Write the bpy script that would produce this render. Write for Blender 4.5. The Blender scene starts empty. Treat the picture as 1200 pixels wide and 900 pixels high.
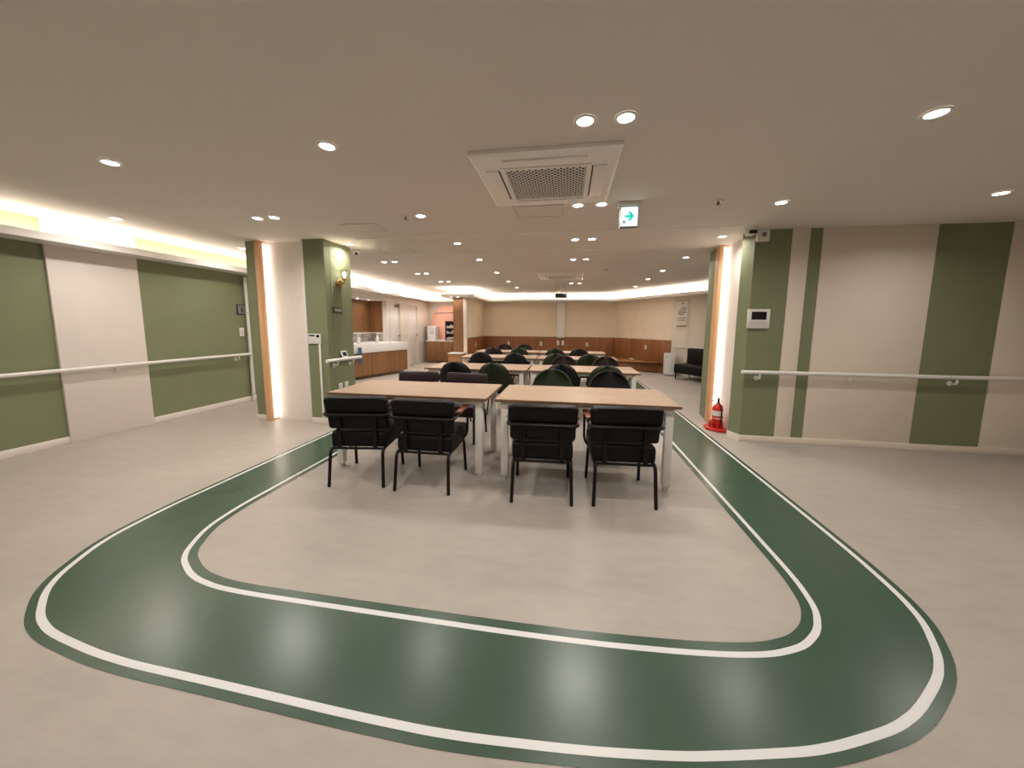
import bpy, bmesh, math, random
from mathutils import Vector, Matrix
random.seed(7)
PI = math.pi
C = bpy.context.scene.collection
SC = bpy.context.scene

# ---------------------------------------------------------------- camera
F_PX = 408.0
cam_d = bpy.data.cameras.new('camera')
cam = bpy.data.objects.new('camera', cam_d); C.objects.link(cam)
cam_d.sensor_fit = 'HORIZONTAL'; cam_d.sensor_width = 36.0
cam_d.lens = 36.0 * F_PX / 1200.0
cam_d.shift_y = -(450 - 427.7) / 1200.0
cam_d.clip_start = 0.02
yaw, pit, rol = 0.156549, 0.114079, 0.007476
fw = Vector((-math.sin(yaw) * math.cos(pit), math.cos(yaw) * math.cos(pit), -math.sin(pit)))
rt = Vector((math.cos(yaw), math.sin(yaw), 0)); up = rt.cross(fw)
r2 = rt * math.cos(rol) + up * math.sin(rol); u2 = -rt * math.sin(rol) + up * math.cos(rol)
mw = Matrix((r2, u2, -fw)).transposed().to_4x4(); mw.translation = (0, 0, 1.35)
cam.matrix_world = mw
SC.camera = cam

# ---------------------------------------------------------------- light and exposure
wd = bpy.data.worlds.new('world'); SC.world = wd; wd.use_nodes = True
wd.node_tree.nodes['Background'].inputs[0].default_value = (1, .9, .8, 1)
wd.node_tree.nodes['Background'].inputs[1].default_value = 0.02
SC.view_settings.view_transform = 'Standard'; SC.view_settings.look = 'None'
SC.view_settings.gamma = 1; SC.view_settings.use_curve_mapping = False
SC.view_settings.exposure = 0.0
LAMP_W = 6.5                 # each recessed downlight
LAMP_COL = (1.0, 0.93, 0.865)
COVE_E = 30.0                 # cove LED strip
COLUMN_E = 5.5              # LED strips in the two column niches
H = 2.43                     # ceiling height

# ---------------------------------------------------------------- materials
def mat(name, col, rough=0.5, metal=0.0, noise=0.0, nscale=8.0, spec=0.5, bump=0.0, bscale=200.0, stretch=(1, 1, 1), emit=None, es=0.0, trans=0.0, coat=0.0):
    m = bpy.data.materials.new(name); m.use_nodes = True
    nt = m.node_tree; b = nt.nodes['Principled BSDF']
    b.inputs['Base Color'].default_value = (*col, 1)
    b.inputs['Roughness'].default_value = rough; b.inputs['Metallic'].default_value = metal
    b.inputs['Specular IOR Level'].default_value = spec
    if coat: b.inputs['Coat Weight'].default_value = coat; b.inputs['Coat Roughness'].default_value = .15
    if trans: b.inputs['Transmission Weight'].default_value = trans
    if emit: b.inputs['Emission Color'].default_value = (*emit, 1); b.inputs['Emission Strength'].default_value = es
    if noise or bump:
        tc = nt.nodes.new('ShaderNodeTexCoord'); mp = nt.nodes.new('ShaderNodeMapping')
        mp.inputs['Scale'].default_value = stretch
        nt.links.new(tc.outputs['Object'], mp.inputs[0])
    if noise:
        n = nt.nodes.new('ShaderNodeTexNoise'); n.inputs['Scale'].default_value = nscale; n.inputs['Detail'].default_value = 5
        nt.links.new(mp.outputs[0], n.inputs['Vector'])
        r = nt.nodes.new('ShaderNodeMapRange'); r.inputs[1].default_value = .3; r.inputs[2].default_value = .7
        r.inputs[3].default_value = 1 - noise; r.inputs[4].default_value = 1 + noise
        nt.links.new(n.outputs[0], r.inputs[0])
        mx = nt.nodes.new('ShaderNodeVectorMath'); mx.operation = 'SCALE'; mx.inputs[0].default_value = col
        nt.links.new(r.outputs[0], mx.inputs['Scale']); nt.links.new(mx.outputs[0], b.inputs['Base Color'])
    if bump:
        n2 = nt.nodes.new('ShaderNodeTexNoise'); n2.inputs['Scale'].default_value = bscale; n2.inputs['Detail'].default_value = 3
        nt.links.new(mp.outputs[0], n2.inputs['Vector'])
        bp = nt.nodes.new('ShaderNodeBump'); bp.inputs['Strength'].default_value = bump; bp.inputs['Distance'].default_value = .002
        nt.links.new(n2.outputs[0], bp.inputs['Height']); nt.links.new(bp.outputs[0], b.inputs['Normal'])
    return m

def floor_mat():
    m = mat('beige vinyl', (.395, .355, .31), .45, noise=.07, nscale=1.3, spec=.4)
    nt = m.node_tree; b = nt.nodes['Principled BSDF']
    old = b.inputs['Base Color'].links[0].from_socket
    tc = [n for n in nt.nodes if n.type == 'TEX_COORD'][0]
    n = nt.nodes.new('ShaderNodeTexNoise'); n.inputs['Scale'].default_value = 14; n.inputs['Detail'].default_value = 6
    n.inputs['Roughness'].default_value = .65
    mp = nt.nodes.new('ShaderNodeMapping'); mp.inputs['Scale'].default_value = (.35, 1, 1)
    nt.links.new(tc.outputs['Object'], mp.inputs[0]); nt.links.new(mp.outputs[0], n.inputs[0])
    r = nt.nodes.new('ShaderNodeMapRange'); r.inputs[1].default_value = .3; r.inputs[2].default_value = .7
    r.inputs[3].default_value = .94; r.inputs[4].default_value = 1.06
    nt.links.new(n.outputs[0], r.inputs[0])
    s = nt.nodes.new('ShaderNodeVectorMath'); s.operation = 'SCALE'
    nt.links.new(old, s.inputs[0]); nt.links.new(r.outputs[0], s.inputs['Scale']); nt.links.new(s.outputs[0], b.inputs['Base Color'])
    return m

M = dict(
    floor=floor_mat(),
    ceiling=mat('ceiling paint', (.76, .715, .67), .85, noise=.015, nscale=.8, spec=.2),
    cream=mat('cream wall paint', (.78, .70, .60), .75, noise=.02, nscale=3, spec=.25),
    white_wall=mat('white wall paint', (.78, .72, .66), .7, spec=.25, noise=.01),
    beige_panel=mat('beige wall panel', (.90, .76, .60), .8, noise=.03, nscale=5, spec=.2),
    green=mat('olive green paint', (.215, .235, .135), .6, noise=.03, nscale=3, spec=.3),
    track=mat('dark green vinyl', (.040, .082, .052), .27, noise=.05, nscale=4, spec=.5),
    line=mat('white line vinyl', (.70, .70, .69), .35, spec=.5),
    white=mat('white plastic', (.78, .76, .72), .35),
    cool_white=mat('white enamel', (.80, .78, .76), .3),
    grey_white=mat('pale grey plastic', (.62, .60, .57), .4),
    metal_white=mat('white powder coat', (.80, .77, .73), .35),
    black=mat('black plastic', (.012, .012, .013), .3),
    black_leather=mat('black leatherette', (.0045, .004, .004), .5, spec=.22, bump=.25, bscale=120),
    black_metal=mat('black painted steel', (.006, .0035, .0035), .42, spec=.25),
    brown_leather=mat('dark plum leatherette', (.020, .009, .012), .45, spec=.3, bump=.2, bscale=120),
    shell_green=mat('dark olive shell', (.016, .021, .008), .5, spec=.3),
    shell_black=mat('black shell', (.006, .006, .007), .5, spec=.25),
    shell_brown=mat('dark brown shell', (.020, .011, .010), .5, spec=.25),
    arm_wood=mat('reddish arm wood', (.20, .07, .028), .35, noise=.25, nscale=20, stretch=(1, .15, 1)),
    table=mat('maple laminate', (.375, .262, .182), .5, spec=.25, noise=.07, nscale=9, stretch=(.12, 1.6, 1)),
    edge=mat('brown edge band', (.19, .105, .055), .4),
    wainscot=mat('red brown veneer', (.27, .10, .030), .45, noise=.18, nscale=7, stretch=(2.5, 2.5, .12)),
    cabinet=mat('oak veneer', (.235, .110, .042), .45, noise=.22, nscale=7, stretch=(3.2, 3.2, .12)),
    bench_wood=mat('bench veneer', (.36, .17, .065), .4, noise=.15, nscale=6, stretch=(.2, 2, 2)),
    pine=mat('pine strip', (.72, .42, .22), .45, noise=.08, nscale=8, stretch=(3, 3, .1)),
    pink=mat('salmon pink paint', (.85, .47, .36), .6),
    tile=None,
    gold=mat('brushed brass', (.45, .27, .11), .3, 1.0),
    chrome=mat('steel', (.6, .58, .56), .25, 1.0),
    red=mat('red enamel', (.62, .018, .012), .3),
    red_dark=mat('red plastic', (.50, .02, .015), .4),
    glass_dark=mat('dark screen', (.015, .013, .013), .15),
    blue=mat('blue towel cloth', (.05, .10, .22), .85, bump=.4, bscale=90),
    grey=mat('mid grey plastic', (.22, .21, .20), .5),
    ac_hole=mat('grille shadow', (.012, .011, .010), .7),
    paper=mat('printed board', (.82, .75, .66), .6),
    ink=mat('dark ink', (.06, .045, .04), .6),
    lens=mat('lit lens', (.9, .9, .9), .4, emit=(1, .93, .87), es=25),
    led=mat('warm led strip', (.9, .9, .9), .4, emit=(1, .87, .74), es=COVE_E),
    led_col=mat('column led strip', (.9, .9, .9), .4, emit=(1, .86, .74), es=COLUMN_E),
    trim_lit=mat('trim lightened as if lit', (.92, .88, .84), .6),  # ceiling lines only: the brightness of a lit step put into the colour
    ac_white=mat('bright white plastic', (.92, .90, .88), .3),
    bulb=mat('lit bulb', (.9, .9, .9), .4, emit=(1, .88, .62), es=300),
    exit_white=mat('backlit white acrylic', (.8, .9, .9), .4, emit=(.80, 1.0, 1.0), es=1.15),
    exit_green=mat('backlit green film', (.0, .5, .38), .4, emit=(.0, .62, .47), es=.95),
    exit_frame=mat('grey sign case', (.20, .21, .22), .4),
    bottle=mat('white bottle', (.82, .80, .76), .3),
)
g = mat('clear glass', (1, 1, 1), .03, trans=1.0); M['glass'] = g
def tile_mat():
    m = mat('mosaic tile', (.4, .4, .38), .25); nt = m.node_tree; b = nt.nodes['Principled BSDF']
    tc = nt.nodes.new('ShaderNodeTexCoord'); v = nt.nodes.new('ShaderNodeTexVoronoi'); v.inputs['Scale'].default_value = 14
    mp = nt.nodes.new('ShaderNodeMapping'); mp.inputs['Scale'].default_value = (1, 1, .3)
    nt.links.new(tc.outputs['Object'], mp.inputs[0]); nt.links.new(mp.outputs[0], v.inputs['Vector'])
    cr = nt.nodes.new('ShaderNodeValToRGB')
    cr.color_ramp.elements[0].color = (.22, .20, .17, 1); cr.color_ramp.elements[1].color = (.55, .52, .46, 1)
    sx = nt.nodes.new('ShaderNodeSeparateColor'); nt.links.new(v.outputs['Color'], sx.inputs[0])
    nt.links.new(sx.outputs[0], cr.inputs[0]); nt.links.new(cr.outputs[0], b.inputs['Base Color'])
    return m
M['tile'] = tile_mat()

# ---------------------------------------------------------------- mesh helpers
def NB(): return bmesh.new()
def box(bm, x0, x1, y0, y1, z0, z1, bev=0.0, seg=2, mx=None):
    t = bmesh.new()
    vs = [t.verts.new((x, y, z)) for z in (z0, z1) for y in (y0, y1) for x in (x0, x1)]
    for f in ((0, 2, 3, 1), (4, 5, 7, 6), (0, 1, 5, 4), (2, 6, 7, 3), (0, 4, 6, 2), (1, 3, 7, 5)):
        t.faces.new([vs[i] for i in f])
    if bev: bmesh.ops.bevel(t, geom=t.edges[:], offset=bev, segments=seg, profile=.5, affect='EDGES')
    merge(bm, t, mx); return bm
def merge(bm, t, mx=None):
    if mx is not None: bmesh.ops.transform(t, matrix=mx, verts=t.verts)
    me = bpy.data.meshes.new('tmp'); t.to_mesh(me); t.free(); bm.from_mesh(me); bpy.data.meshes.remove(me)
def fillet(pts, r, n=5):
    pts = [Vector(p) for p in pts]; out = [pts[0]]
    for a, b, c in zip(pts, pts[1:], pts[2:]):
        u = (a - b); v = (c - b); k = min(r, u.length * .48, v.length * .48)
        p, q = b + u.normalized() * k, b + v.normalized() * k
        for i in range(n + 1):
            t = i / n; out.append(p * (1 - t) ** 2 + b * 2 * t * (1 - t) + q * t * t)
    out.append(pts[-1]); return out
def tube(bm, pts, r, seg=10, fil=0.0, n=5):
    pts = fillet(pts, fil, n) if fil else [Vector(p) for p in pts]
    rs = r if isinstance(r, (list, tuple)) else [r] * len(pts)
    rings = []; ref = None
    for i, p in enumerate(pts):
        d = (pts[min(i + 1, len(pts) - 1)] - pts[max(i - 1, 0)]).normalized()
        if ref is None:
            ref = d.orthogonal().normalized()
        ref = (ref - d * ref.dot(d)).normalized(); o = d.cross(ref)
        rings.append([bm.verts.new(p + (ref * math.cos(2 * PI * k / seg) + o * math.sin(2 * PI * k / seg)) * rs[i]) for k in range(seg)])
    for a, b in zip(rings, rings[1:]):
        for k in range(seg): bm.faces.new((a[k], a[(k + 1) % seg], b[(k + 1) % seg], b[k]))
    bm.faces.new(rings[0][::-1]); bm.faces.new(rings[-1]); return bm
def lathe(bm, prof, c=(0, 0, 0), seg=24, axis='z'):
    rings = []
    for r, z in prof:
        ring = []
        for k in range(seg):
            a = 2 * PI * k / seg; x, y = r * math.cos(a), r * math.sin(a)
            v = (x, y, z) if axis == 'z' else ((x, z, y) if axis == 'y' else (z, x, y))
            ring.append(bm.verts.new(Vector(c) + Vector(v)))
        rings.append(ring)
    for a, b in zip(rings, rings[1:]):
        for k in range(seg): bm.faces.new((a[k], a[(k + 1) % seg], b[(k + 1) % seg], b[k]))
    bm.faces.new(rings[0][::-1]); bm.faces.new(rings[-1]); return bm
def prism(bm, poly, z0, z1, bev=0.0):
    t = bmesh.new()
    a = [t.verts.new((x, y, z0)) for x, y in poly]; b = [t.verts.new((x, y, z1)) for x, y in poly]; n = len(poly)
    t.faces.new(a[::-1]); t.faces.new(b)
    for i in range(n): t.faces.new((a[i], a[(i + 1) % n], b[(i + 1) % n], b[i]))
    bmesh.ops.recalc_face_normals(t, faces=t.faces)
    if bev: bmesh.ops.bevel(t, geom=t.edges[:], offset=bev, segments=2, profile=.5, affect='EDGES')
    merge(bm, t); return bm
def obj(name, bm, material, parent=None, smooth=True):
    bmesh.ops.recalc_face_normals(bm, faces=bm.faces)
    me = bpy.data.meshes.new(name); bm.to_mesh(me); bm.free()
    if smooth:
        me.polygons.foreach_set('use_smooth', [True] * len(me.polygons)); me.set_sharp_from_angle(angle=math.radians(38))
    me.materials.append(material)
    o = bpy.data.objects.new(name, me); C.objects.link(o)
    if parent: o.parent = parent
    return o
def thing(name, label, cat, loc=(0, 0, 0), rotz=0.0, group=None):
    o = bpy.data.objects.new(name, None); C.objects.link(o); o.empty_display_size = .1
    o.location = loc; o.rotation_euler = (0, 0, rotz); o['label'] = label; o['category'] = cat
    if group: o['group'] = group
    return o
def tag(o, label, cat, group=None):
    o['label'] = label; o['category'] = cat
    if group: o['group'] = group
    return o
def struct(name, bm, m, parent=None):
    o = obj(name, bm, m, parent)
    if not parent: o['kind'] = 'structure'
    return o
def dup(root, loc, rotz, label, group=None):
    kids = list(root.children)
    r = root.copy(); C.objects.link(r); r.location = loc; r.rotation_euler = (0, 0, rotz); r['label'] = label
    if group: r['group'] = group
    for ch in kids:
        c = ch.copy(); C.objects.link(c); c.parent = r
        for gc in list(ch.children):
            d = gc.copy(); C.objects.link(d); d.parent = c
    return r
B = lambda *a, **k: box(NB(), *a, **k)

# ================================================================ SETTING
# ---- floor, ceiling
fl = struct('floor', B(-5.6, 5.3, -3.5, 12.5, -.1, 0), M['floor'])
struct('ceiling', B(-5.7, 5.4, -3.6, 12.6, H, H + .1), M['ceiling'])
struct('trim_1', B(-2.7, 2.0, 4.235, 4.255, H - .006, H + .005, .002), M['trim_lit'])  # lighter colour imitates light catching a ceiling step
struct('trim_2', B(-3.2, 2.0, 5.24, 5.26, H - .006, H + .005, .002), M['trim_lit'])

# ---- walking track inlaid in the floor
inner = [(-2.37, 2.5), (-2.37, 2.1), (-2.33, 1.82), (-2.18, 1.56), (-1.95, 1.43), (-1.69, 1.38), (-.9, 1.376), (-.2, 1.375), (.16, 1.382), (.51, 1.402), (.73, 1.425),
         (.885, 1.455), (1.03, 1.515), (1.14, 1.61), (1.215, 1.74), (1.247, 1.95), (1.247, 2.4), (1.247, 9.2), (1.2, 9.55), (.9, 9.7), (-2.0, 9.7), (-2.32, 9.55), (-2.37, 9.2)]
outer = [(-2.87, 2.5), (-2.87, 2.0), (-2.82, 1.6), (-2.62, 1.26), (-2.3, 1.06), (-1.8, .99), (-1.24, .978), (-.68, .962), (-.35, .960), (.10, .990), (.393, 1.024),
         (.582, 1.059), (.85, 1.115), (1.20, 1.25), (1.52, 1.50), (1.69, 1.80), (1.735, 2.4), (1.735, 9.3), (1.62, 9.95), (1.1, 10.2), (-2.1, 10.2), (-2.75, 10.0), (-2.87, 9.3)]
def chaikin(p, n=3):
    for _ in range(n):
        q = []
        for i in range(len(p)):
            a, b = p[i], p[(i + 1) % len(p)]
            q += [(a[0] * .8 + b[0] * .2, a[1] * .8 + b[1] * .2), (a[0] * .2 + b[0] * .8, a[1] * .2 + b[1] * .8)]
        p = q
    return p
def offs(p, d):
    out = []; n = len(p)
    for i in range(n):
        a = Vector(p[i - 1]); b = Vector(p[(i + 1) % n]); t = (b - a).normalized()
        out.append((p[i][0] + t.y * d, p[i][1] - t.x * d))      # d>0: to the right of travel
    return out
def band(pa, pb, z):
    bm = NB(); n = len(pa)
    a = [bm.verts.new((*p, z)) for p in pa]; b = [bm.verts.new((*p, z)) for p in pb]
    for i in range(n): bm.faces.new((a[i], a[(i + 1) % n], b[(i + 1) % n], b[i]))
    return bm
ci, co = chaikin(inner), chaikin(outer)
tr = obj('green_track', band(offs(ci, -.058), offs(co, .045), .0015), M['track'], fl)
for nm, p in (('inner_white_line', ci), ('outer_white_line', co)):
    obj('white_line', band(offs(p, -.0135), offs(p, .0135), .0025), M['line'], tr)

# ---- left walls
bm = NB()
box(bm, -5.57, -5.47, -3.5, 6.0, 0, H); box(bm, -5.57, -5.1, 6.0, 6.1, 0, H)
struct('wall_corridor', bm, M['green'])
struct('baseboard_corridor', B(-5.47, -5.455, -3.5, 6.0, 0, .08, .004), M['white_wall'])
wp = struct('trim_3', B(-5.47, -5.44, 2.95, 3.75, 0, H, .004), M['white_wall'])
bm = NB()
for y0, y1, z0 in ((6.1, 7.2, 0), (7.2, 9.32, 2.0), (9.32, 9.5, 0), (9.5, 10.16, 2.0), (10.16, 10.72, 0), (10.72, 11.42, 2.0), (11.42, 12.4, 0)):
    box(bm, -5.22, -5.1, y0, y1, z0, H)
struct('wall_left', bm, M['white_wall'])
bm = NB()
box(bm, -5.65, -5.6, 7.15, 9.37, 1.1, 2.0); box(bm, -5.6, -5.221, 9.32, 9.37, 1.1, 2.0); box(bm, -5.6, -5.221, 7.15, 7.2, 1.1, 2.0)
struct('wall_washroom', bm, M['cabinet'])
bm = NB()
box(bm, -5.65, -5.6, 7.15, 9.37, 0, 1.1); box(bm, -5.6, -5.221, 9.32, 9.37, 0, 1.1); box(bm, -5.6, -5.221, 7.15, 7.2, 0, 1.1)
struct('trim_4', bm, M['tile'])
bm = NB(); box(bm, -5.6, -5.575, 7.2, 9.319, 1.09, 1.115); box(bm, -5.575, -5.222, 9.294, 9.319, 1.09, 1.115)
struct('trim_5', bm, M['cool_white'])
struct('trim_6', B(-5.7, -5.22, 7.15, 9.37, 2.0, 2.03), M['cool_white'])
struct('trim_7', B(-5.11, -5.085, 9.32, 9.37, 0, 2.02, .003), M['cool_white'])

def door(n, y0, y1, closer):
    d = struct('door_%d' % n, B(-5.18, -5.14, y0 + .03, y1 - .03, .01, 1.97, .003), M['cool_white'])
    f = NB()
    box(f, -5.20, -5.095, y0, y0 + .03, 0, 2.0); box(f, -5.20, -5.095, y1 - .03, y1, 0, 2.0); box(f, -5.20, -5.095, y0 + .03, y1 - .03, 1.97, 2.0)
    obj('door_frame', f, M['grey_white'] if closer else M['cool_white'], d)
    k = NB(); lathe(k, [(.008, 0), (.008, .035), (.026, .04), (.03, .055), (.022, .07)], (-5.14, y1 - .1, 1.0), 14, 'x')
    obj('door_knob', k, M['grey'], d)
    if closer:
        k = NB(); box(k, -5.14, -5.09, y1 - .26, y1 - .05, 1.86, 1.93, .008); box(k, -5.10, -5.08, y1 - .2, y1 - .18, 1.93, 1.965)
        obj('door_closer', k, M['grey'], d)
    return d
door(1, 9.5, 10.16, True); door(2, 10.72, 11.42, False)

# ---- far wall, partition, angled wall on the right
struct('wall_far', B(-5.22, 1.75, 12.4, 12.5, 0, H), M['beige_panel'])
bm = NB(); box(bm, -5.1, -3.4, 12.385, 12.3995, 0, H); struct('trim_8', bm, M['cream'])
pt = struct('wall_partition', B(-3.4, -3.0, 10.2, 12.4, 0, H), M['beige_panel'])
obj('wood_panel', B(-3.405, -3.10, 10.185, 10.2, 0, 2.16), M['cabinet'], pt)
obj('corner_trim', B(-3.10, -2.985, 10.18, 10.26, .95, 2.16, .004), M['cream'], pt)
obj('wood_panel', B(-3.415, -3.4, 10.2, 12.38, 0, 2.16), M['cabinet'], pt)
wn = struct('trim_9', B(-2.985, 1.64, 12.375, 12.399, 0, .95), M['wainscot'])
for i in range(5):
    x = -2.985 + i * .925
    obj('panel', B(x + .004, x + .921, 12.368, 12.3755, .02, .945, .002), M['wainscot'], wn)
obj('panel', B(-2.999, -2.985, 10.25, 12.375, 0, .95, .002), M['wainscot'], wn)
AW = math.atan2(-.830, .558)     # angled wall: local x runs along it, local -y faces the room
P0 = Vector((1.63, 12.4, 0))
def aw(t, n, z=0): return P0 + Vector((.558, -.830, 0)) * t + Vector((.830, .558, 0)) * n + Vector((0, 0, z))
def awobj(name, bm, m, parent=None):
    o = struct(name, bm, m, parent)
    if not parent: o.location = P0; o.rotation_euler = (0, 0, AW)
    return o
wr = awobj('wall_angled', B(-.05, 2.31, 0, .1, 0, H), M['beige_panel'])
wc = awobj('wall_angled_cream', B(2.31, 4.6, 0, .1, 0, H), M['cream'])
for x0, x1 in ((2.325, 2.865), (2.88, 3.47)): obj('panel', B(x0, x1, -.012, 0, .06, H - .01, .004), M['cream'], wc)
obj('panel', B(3.50, 4.6, -.02, 0, 0, H - .01, .004), M['green'], wc)
an = awobj('trim_10', B(0.02, 2.31, -.024, -.001, 0, .95), M['wainscot'])
for i in range(3): obj('panel', B(.03 + i * .76, .03 + i * .76 + .752, -.030, -.024, .02, .945, .002), M['wainscot'], an)
e = aw(4.55, 0)
struct('wall_far_right', B(e.x, 5.3, e.y, e.y + .1, 0, H), M['cream'])
struct('wall_right_side', B(5.2, 5.3, -3.5, e.y, 0, H), M['cream'])
struct('wall_back', B(-5.57, 5.3, -3.6, -3.5, 0, H), M['cream'])

# ---- cove all round: shelf + upstand, LED strip on the shelf
wl = [(-5.47, -3.5), (-5.47, 6.0), (-5.1, 6.0), (-5.1, 12.4), (-3.4, 12.4), (-3.4, 10.2), (-3.0, 10.2), (-3.0, 12.4), (1.63, 12.4), tuple(aw(4.5, 0).xy)]
def miter(p, d):
    out = []
    for i in range(len(p)):
        b = Vector(p[i])
        if i == 0 or i == len(p) - 1:
            t = (Vector(p[1]) - b if i == 0 else b - Vector(p[i - 1])).normalized(); out.append((b.x + t.y * d, b.y - t.x * d)); continue
        t0 = (b - Vector(p[i - 1])).normalized(); t1 = (Vector(p[i + 1]) - b).normalized()
        n0 = Vector((t0.y, -t0.x)); n1 = Vector((t1.y, -t1.x)); m = (n0 + n1); m = m / m.dot(n0)
        out.append((b.x + m.x * d, b.y + m.y * d))
    return out
def sweep(bm, d0, d1, z0, z1):
    a, b = miter(wl, d0), miter(wl, d1)
    R = [[bm.verts.new((*a[i], z0)), bm.verts.new((*b[i], z0)), bm.verts.new((*b[i], z1)), bm.verts.new((*a[i], z1))] for i in range(len(wl))]
    for p, q in zip(R, R[1:]):
        for k in range(4): bm.faces.new((p[k], p[(k + 1) % 4], q[(k + 1) % 4], q[k]))
    bm.faces.new(R[0]); bm.faces.new(R[-1][::-1])
bm = NB(); sweep(bm, .0, .28, 2.160, 2.185); sweep(bm, .2805, .30, 2.160, 2.238)
cv = struct('trim_11', bm, M['cool_white'])
bm = NB(); sweep(bm, .06, .14, 2.187, 2.197)
obj('light_strip', bm, M['led'], cv)

# ---- left column with lit niche
bm = NB(); box(bm, -4.265, -3.125, 4.27, 4.70, 0, H); lc = struct('wall_column_left', bm, M['white_wall'])
obj('green_panel', B(-4.27, -4.10, 4.17, 4.27, 0, H), M['green'], lc)
bm = NB(); box(bm, -3.41, -3.115, 4.165, 4.27, 0, H); box(bm, -3.125, -3.112, 4.27, 4.70, 0, H); box(bm, -3.41, -3.112, 4.70, 4.712, 0, H)
obj('green_panel', bm, M['green'], lc)
ws = obj('wood_strip', B(-4.10, -4.035, 4.13, 4.27, 0, H, .004), M['pine'], lc)
obj('light_strip', B(-4.035, -4.025, 4.20, 4.255, .03, H - .03), M['led_col'], ws)
obj('edge_trim', B(-3.435, -3.41, 4.155, 4.27, 0, H, .003), M['cool_white'], lc)
bm = NB(); box(bm, -4.275, -4.10, 4.155, 4.17, 0, .08, .003); box(bm, -3.41, -3.10, 4.15, 4.165, 0, .08, .003); box(bm, -3.112, -3.097, 4.165, 4.712, 0, .08, .003)
obj('baseboard', bm, M['white_wall'], lc)

# ---- right column with lit niche and the panelled wall that runs to the right
bm = NB(); box(bm, 2.10, 2.6, 4.52, 5.70, 0, H); rc = struct('wall_column_right', bm, M['white_wall'])
bm = NB(); prism(bm, [(2.10, 5.29), (2.10, 5.70), (2.06, 5.70), (2.01, 5.29)], 0, H); obj('green_panel', bm, M['green'], rc)
ws = obj('wood_strip', B(1.985, 2.10, 5.17, 5.29, 0, H, .004), M['pine'], rc)
obj('light_strip', B(2.04, 2.09, 5.158, 5.17, .03, H - .03), M['led_col'], ws)
bm = NB(); prism(bm, [(2.02, 4.60), (2.00, 4.585), (2.06, 4.425), (2.10, 4.425), (2.10, 4.60)], 0, H); obj('green_panel', bm, M['green'], rc)
wr2 = struct('wall_right', B(2.10, 5.2, 4.44, 4.52, 0, H), M['white_wall'])
obj('green_panel', B(2.10, 2.43, 4.425, 4.44, 0, H), M['green'], wr2)
obj('white_panel', B(2.432, 2.606, 4.415, 4.44, 0, H, .003), M['cream'], wr2)
obj('green_panel', B(2.608, 2.73, 4.425, 4.44, 0, H), M['green'], wr2)
obj('white_panel', B(2.732, 3.80, 4.415, 4.44, 0, H, .003), M['cream'], wr2)
obj('green_panel', B(3.802, 4.45, 4.425, 4.44, 0, H), M['green'], wr2)
obj('white_panel', B(4.452, 5.19, 4.415, 4.44, 0, H, .003), M['cream'], wr2)
bm = NB(); prism(bm, [(2.0, 4.585), (1.985, 4.575), (2.045, 4.40), (2.06, 4.415)], 0, .07); box(bm, 2.05, 5.19, 4.398, 4.415, 0, .07, .003)
struct('baseboard_right', bm, M['cream'])

# ================================================================ CEILING FIXTURES
ring_me = lens_me = None
def downlight(x, y, label, group='recessed ceiling downlights', z=H, w=LAMP_W, s=1.0):
    global ring_me, lens_me
    t = thing('downlight', label, 'ceiling light', (x, y, z), 0, group)
    if ring_me is None:
        bm = NB(); lathe(bm, [(.040, -.001), (.044, -.007), (.054, -.007), (.057, -.001)], seg=20)
        r = obj('ring', bm, M['metal_white'], t); ring_me = r.data
        # open the middle of the ring
        bm = bmesh.new(); bm.from_mesh(ring_me); bmesh.ops.delete(bm, geom=[f for f in bm.faces if len(f.verts) > 4], context='FACES_ONLY'); bm.to_mesh(ring_me); bm.free()
        bm = NB(); lathe(bm, [(.041, -.001), (.041, -.004), (.03, -.0055)], seg=20)
        l = obj('lens', bm, M['lens'], t); lens_me = l.data
    else:
        for nm, me in (('ring', ring_me), ('lens', lens_me)):
            o = bpy.data.objects.new(nm, me); C.objects.link(o); o.parent = t
    t.scale = (s, s, 1)
    ld = bpy.data.lights.new('lamp', 'AREA'); ld.shape = 'DISK'; ld.size = .074 * s; ld.energy = w; ld.color = LAMP_COL; ld.spread = math.radians(155)
    lo = bpy.data.objects.new('lamp', ld); C.objects.link(lo); lo.parent = t; lo.location = (0, 0, -.010)
    return t
ORD = ['first', 'second', 'third', 'fourth', 'fifth', 'sixth', 'seventh', 'eighth']
for i, y in enumerate((2.06, 3.44, 4.63, 5.80, 7.25, 8.72, 10.17)):
    downlight(-1.48, y, 'single round downlight, %s from the camera in the line left of the air conditioners' % ORD[i])
for i, y in enumerate((2.015, 3.335, 4.613, 5.96, 8.40, 9.28)):
    for x, s in ((.065, 'left'), (.273, 'right')):
        downlight(x, y, '%s lamp of the %s pair from the camera in the middle line of downlights' % (s, ORD[i]))
for i, y in enumerate((3.50, 4.68, 5.99, 7.34, 8.61, 10.13)):
    downlight(1.81, y, 'single round downlight, %s from the camera in the line right of the exit sign' % ORD[i])
for i, y in enumerate((3.29, 5.82, 7.21, 8.61, 10.02)):
    for x, s in ((-3.195, 'left'), (-3.0, 'right')):
        downlight(x, y, '%s lamp of the %s pair from the camera in the line beside the left column' % (s, ORD[i]))
downlight(-4.70, 4.54, 'single downlight in the corridor left of the green column', w=LAMP_W * 1.5)
downlight(-2.957, 4.49, 'single downlight beside the dome camera at the left column')
for i, y in enumerate((7.17, 8.62, 9.99)):
    downlight(-4.60, y, 'single downlight over the washbasin aisle, %s from the camera' % ORD[i])
for x, s in ((-4.78, 'left'), (-4.58, 'right')):
    downlight(x, 11.3, '%s lamp of the pair in the far left corner near the pink arch' % s)
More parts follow.
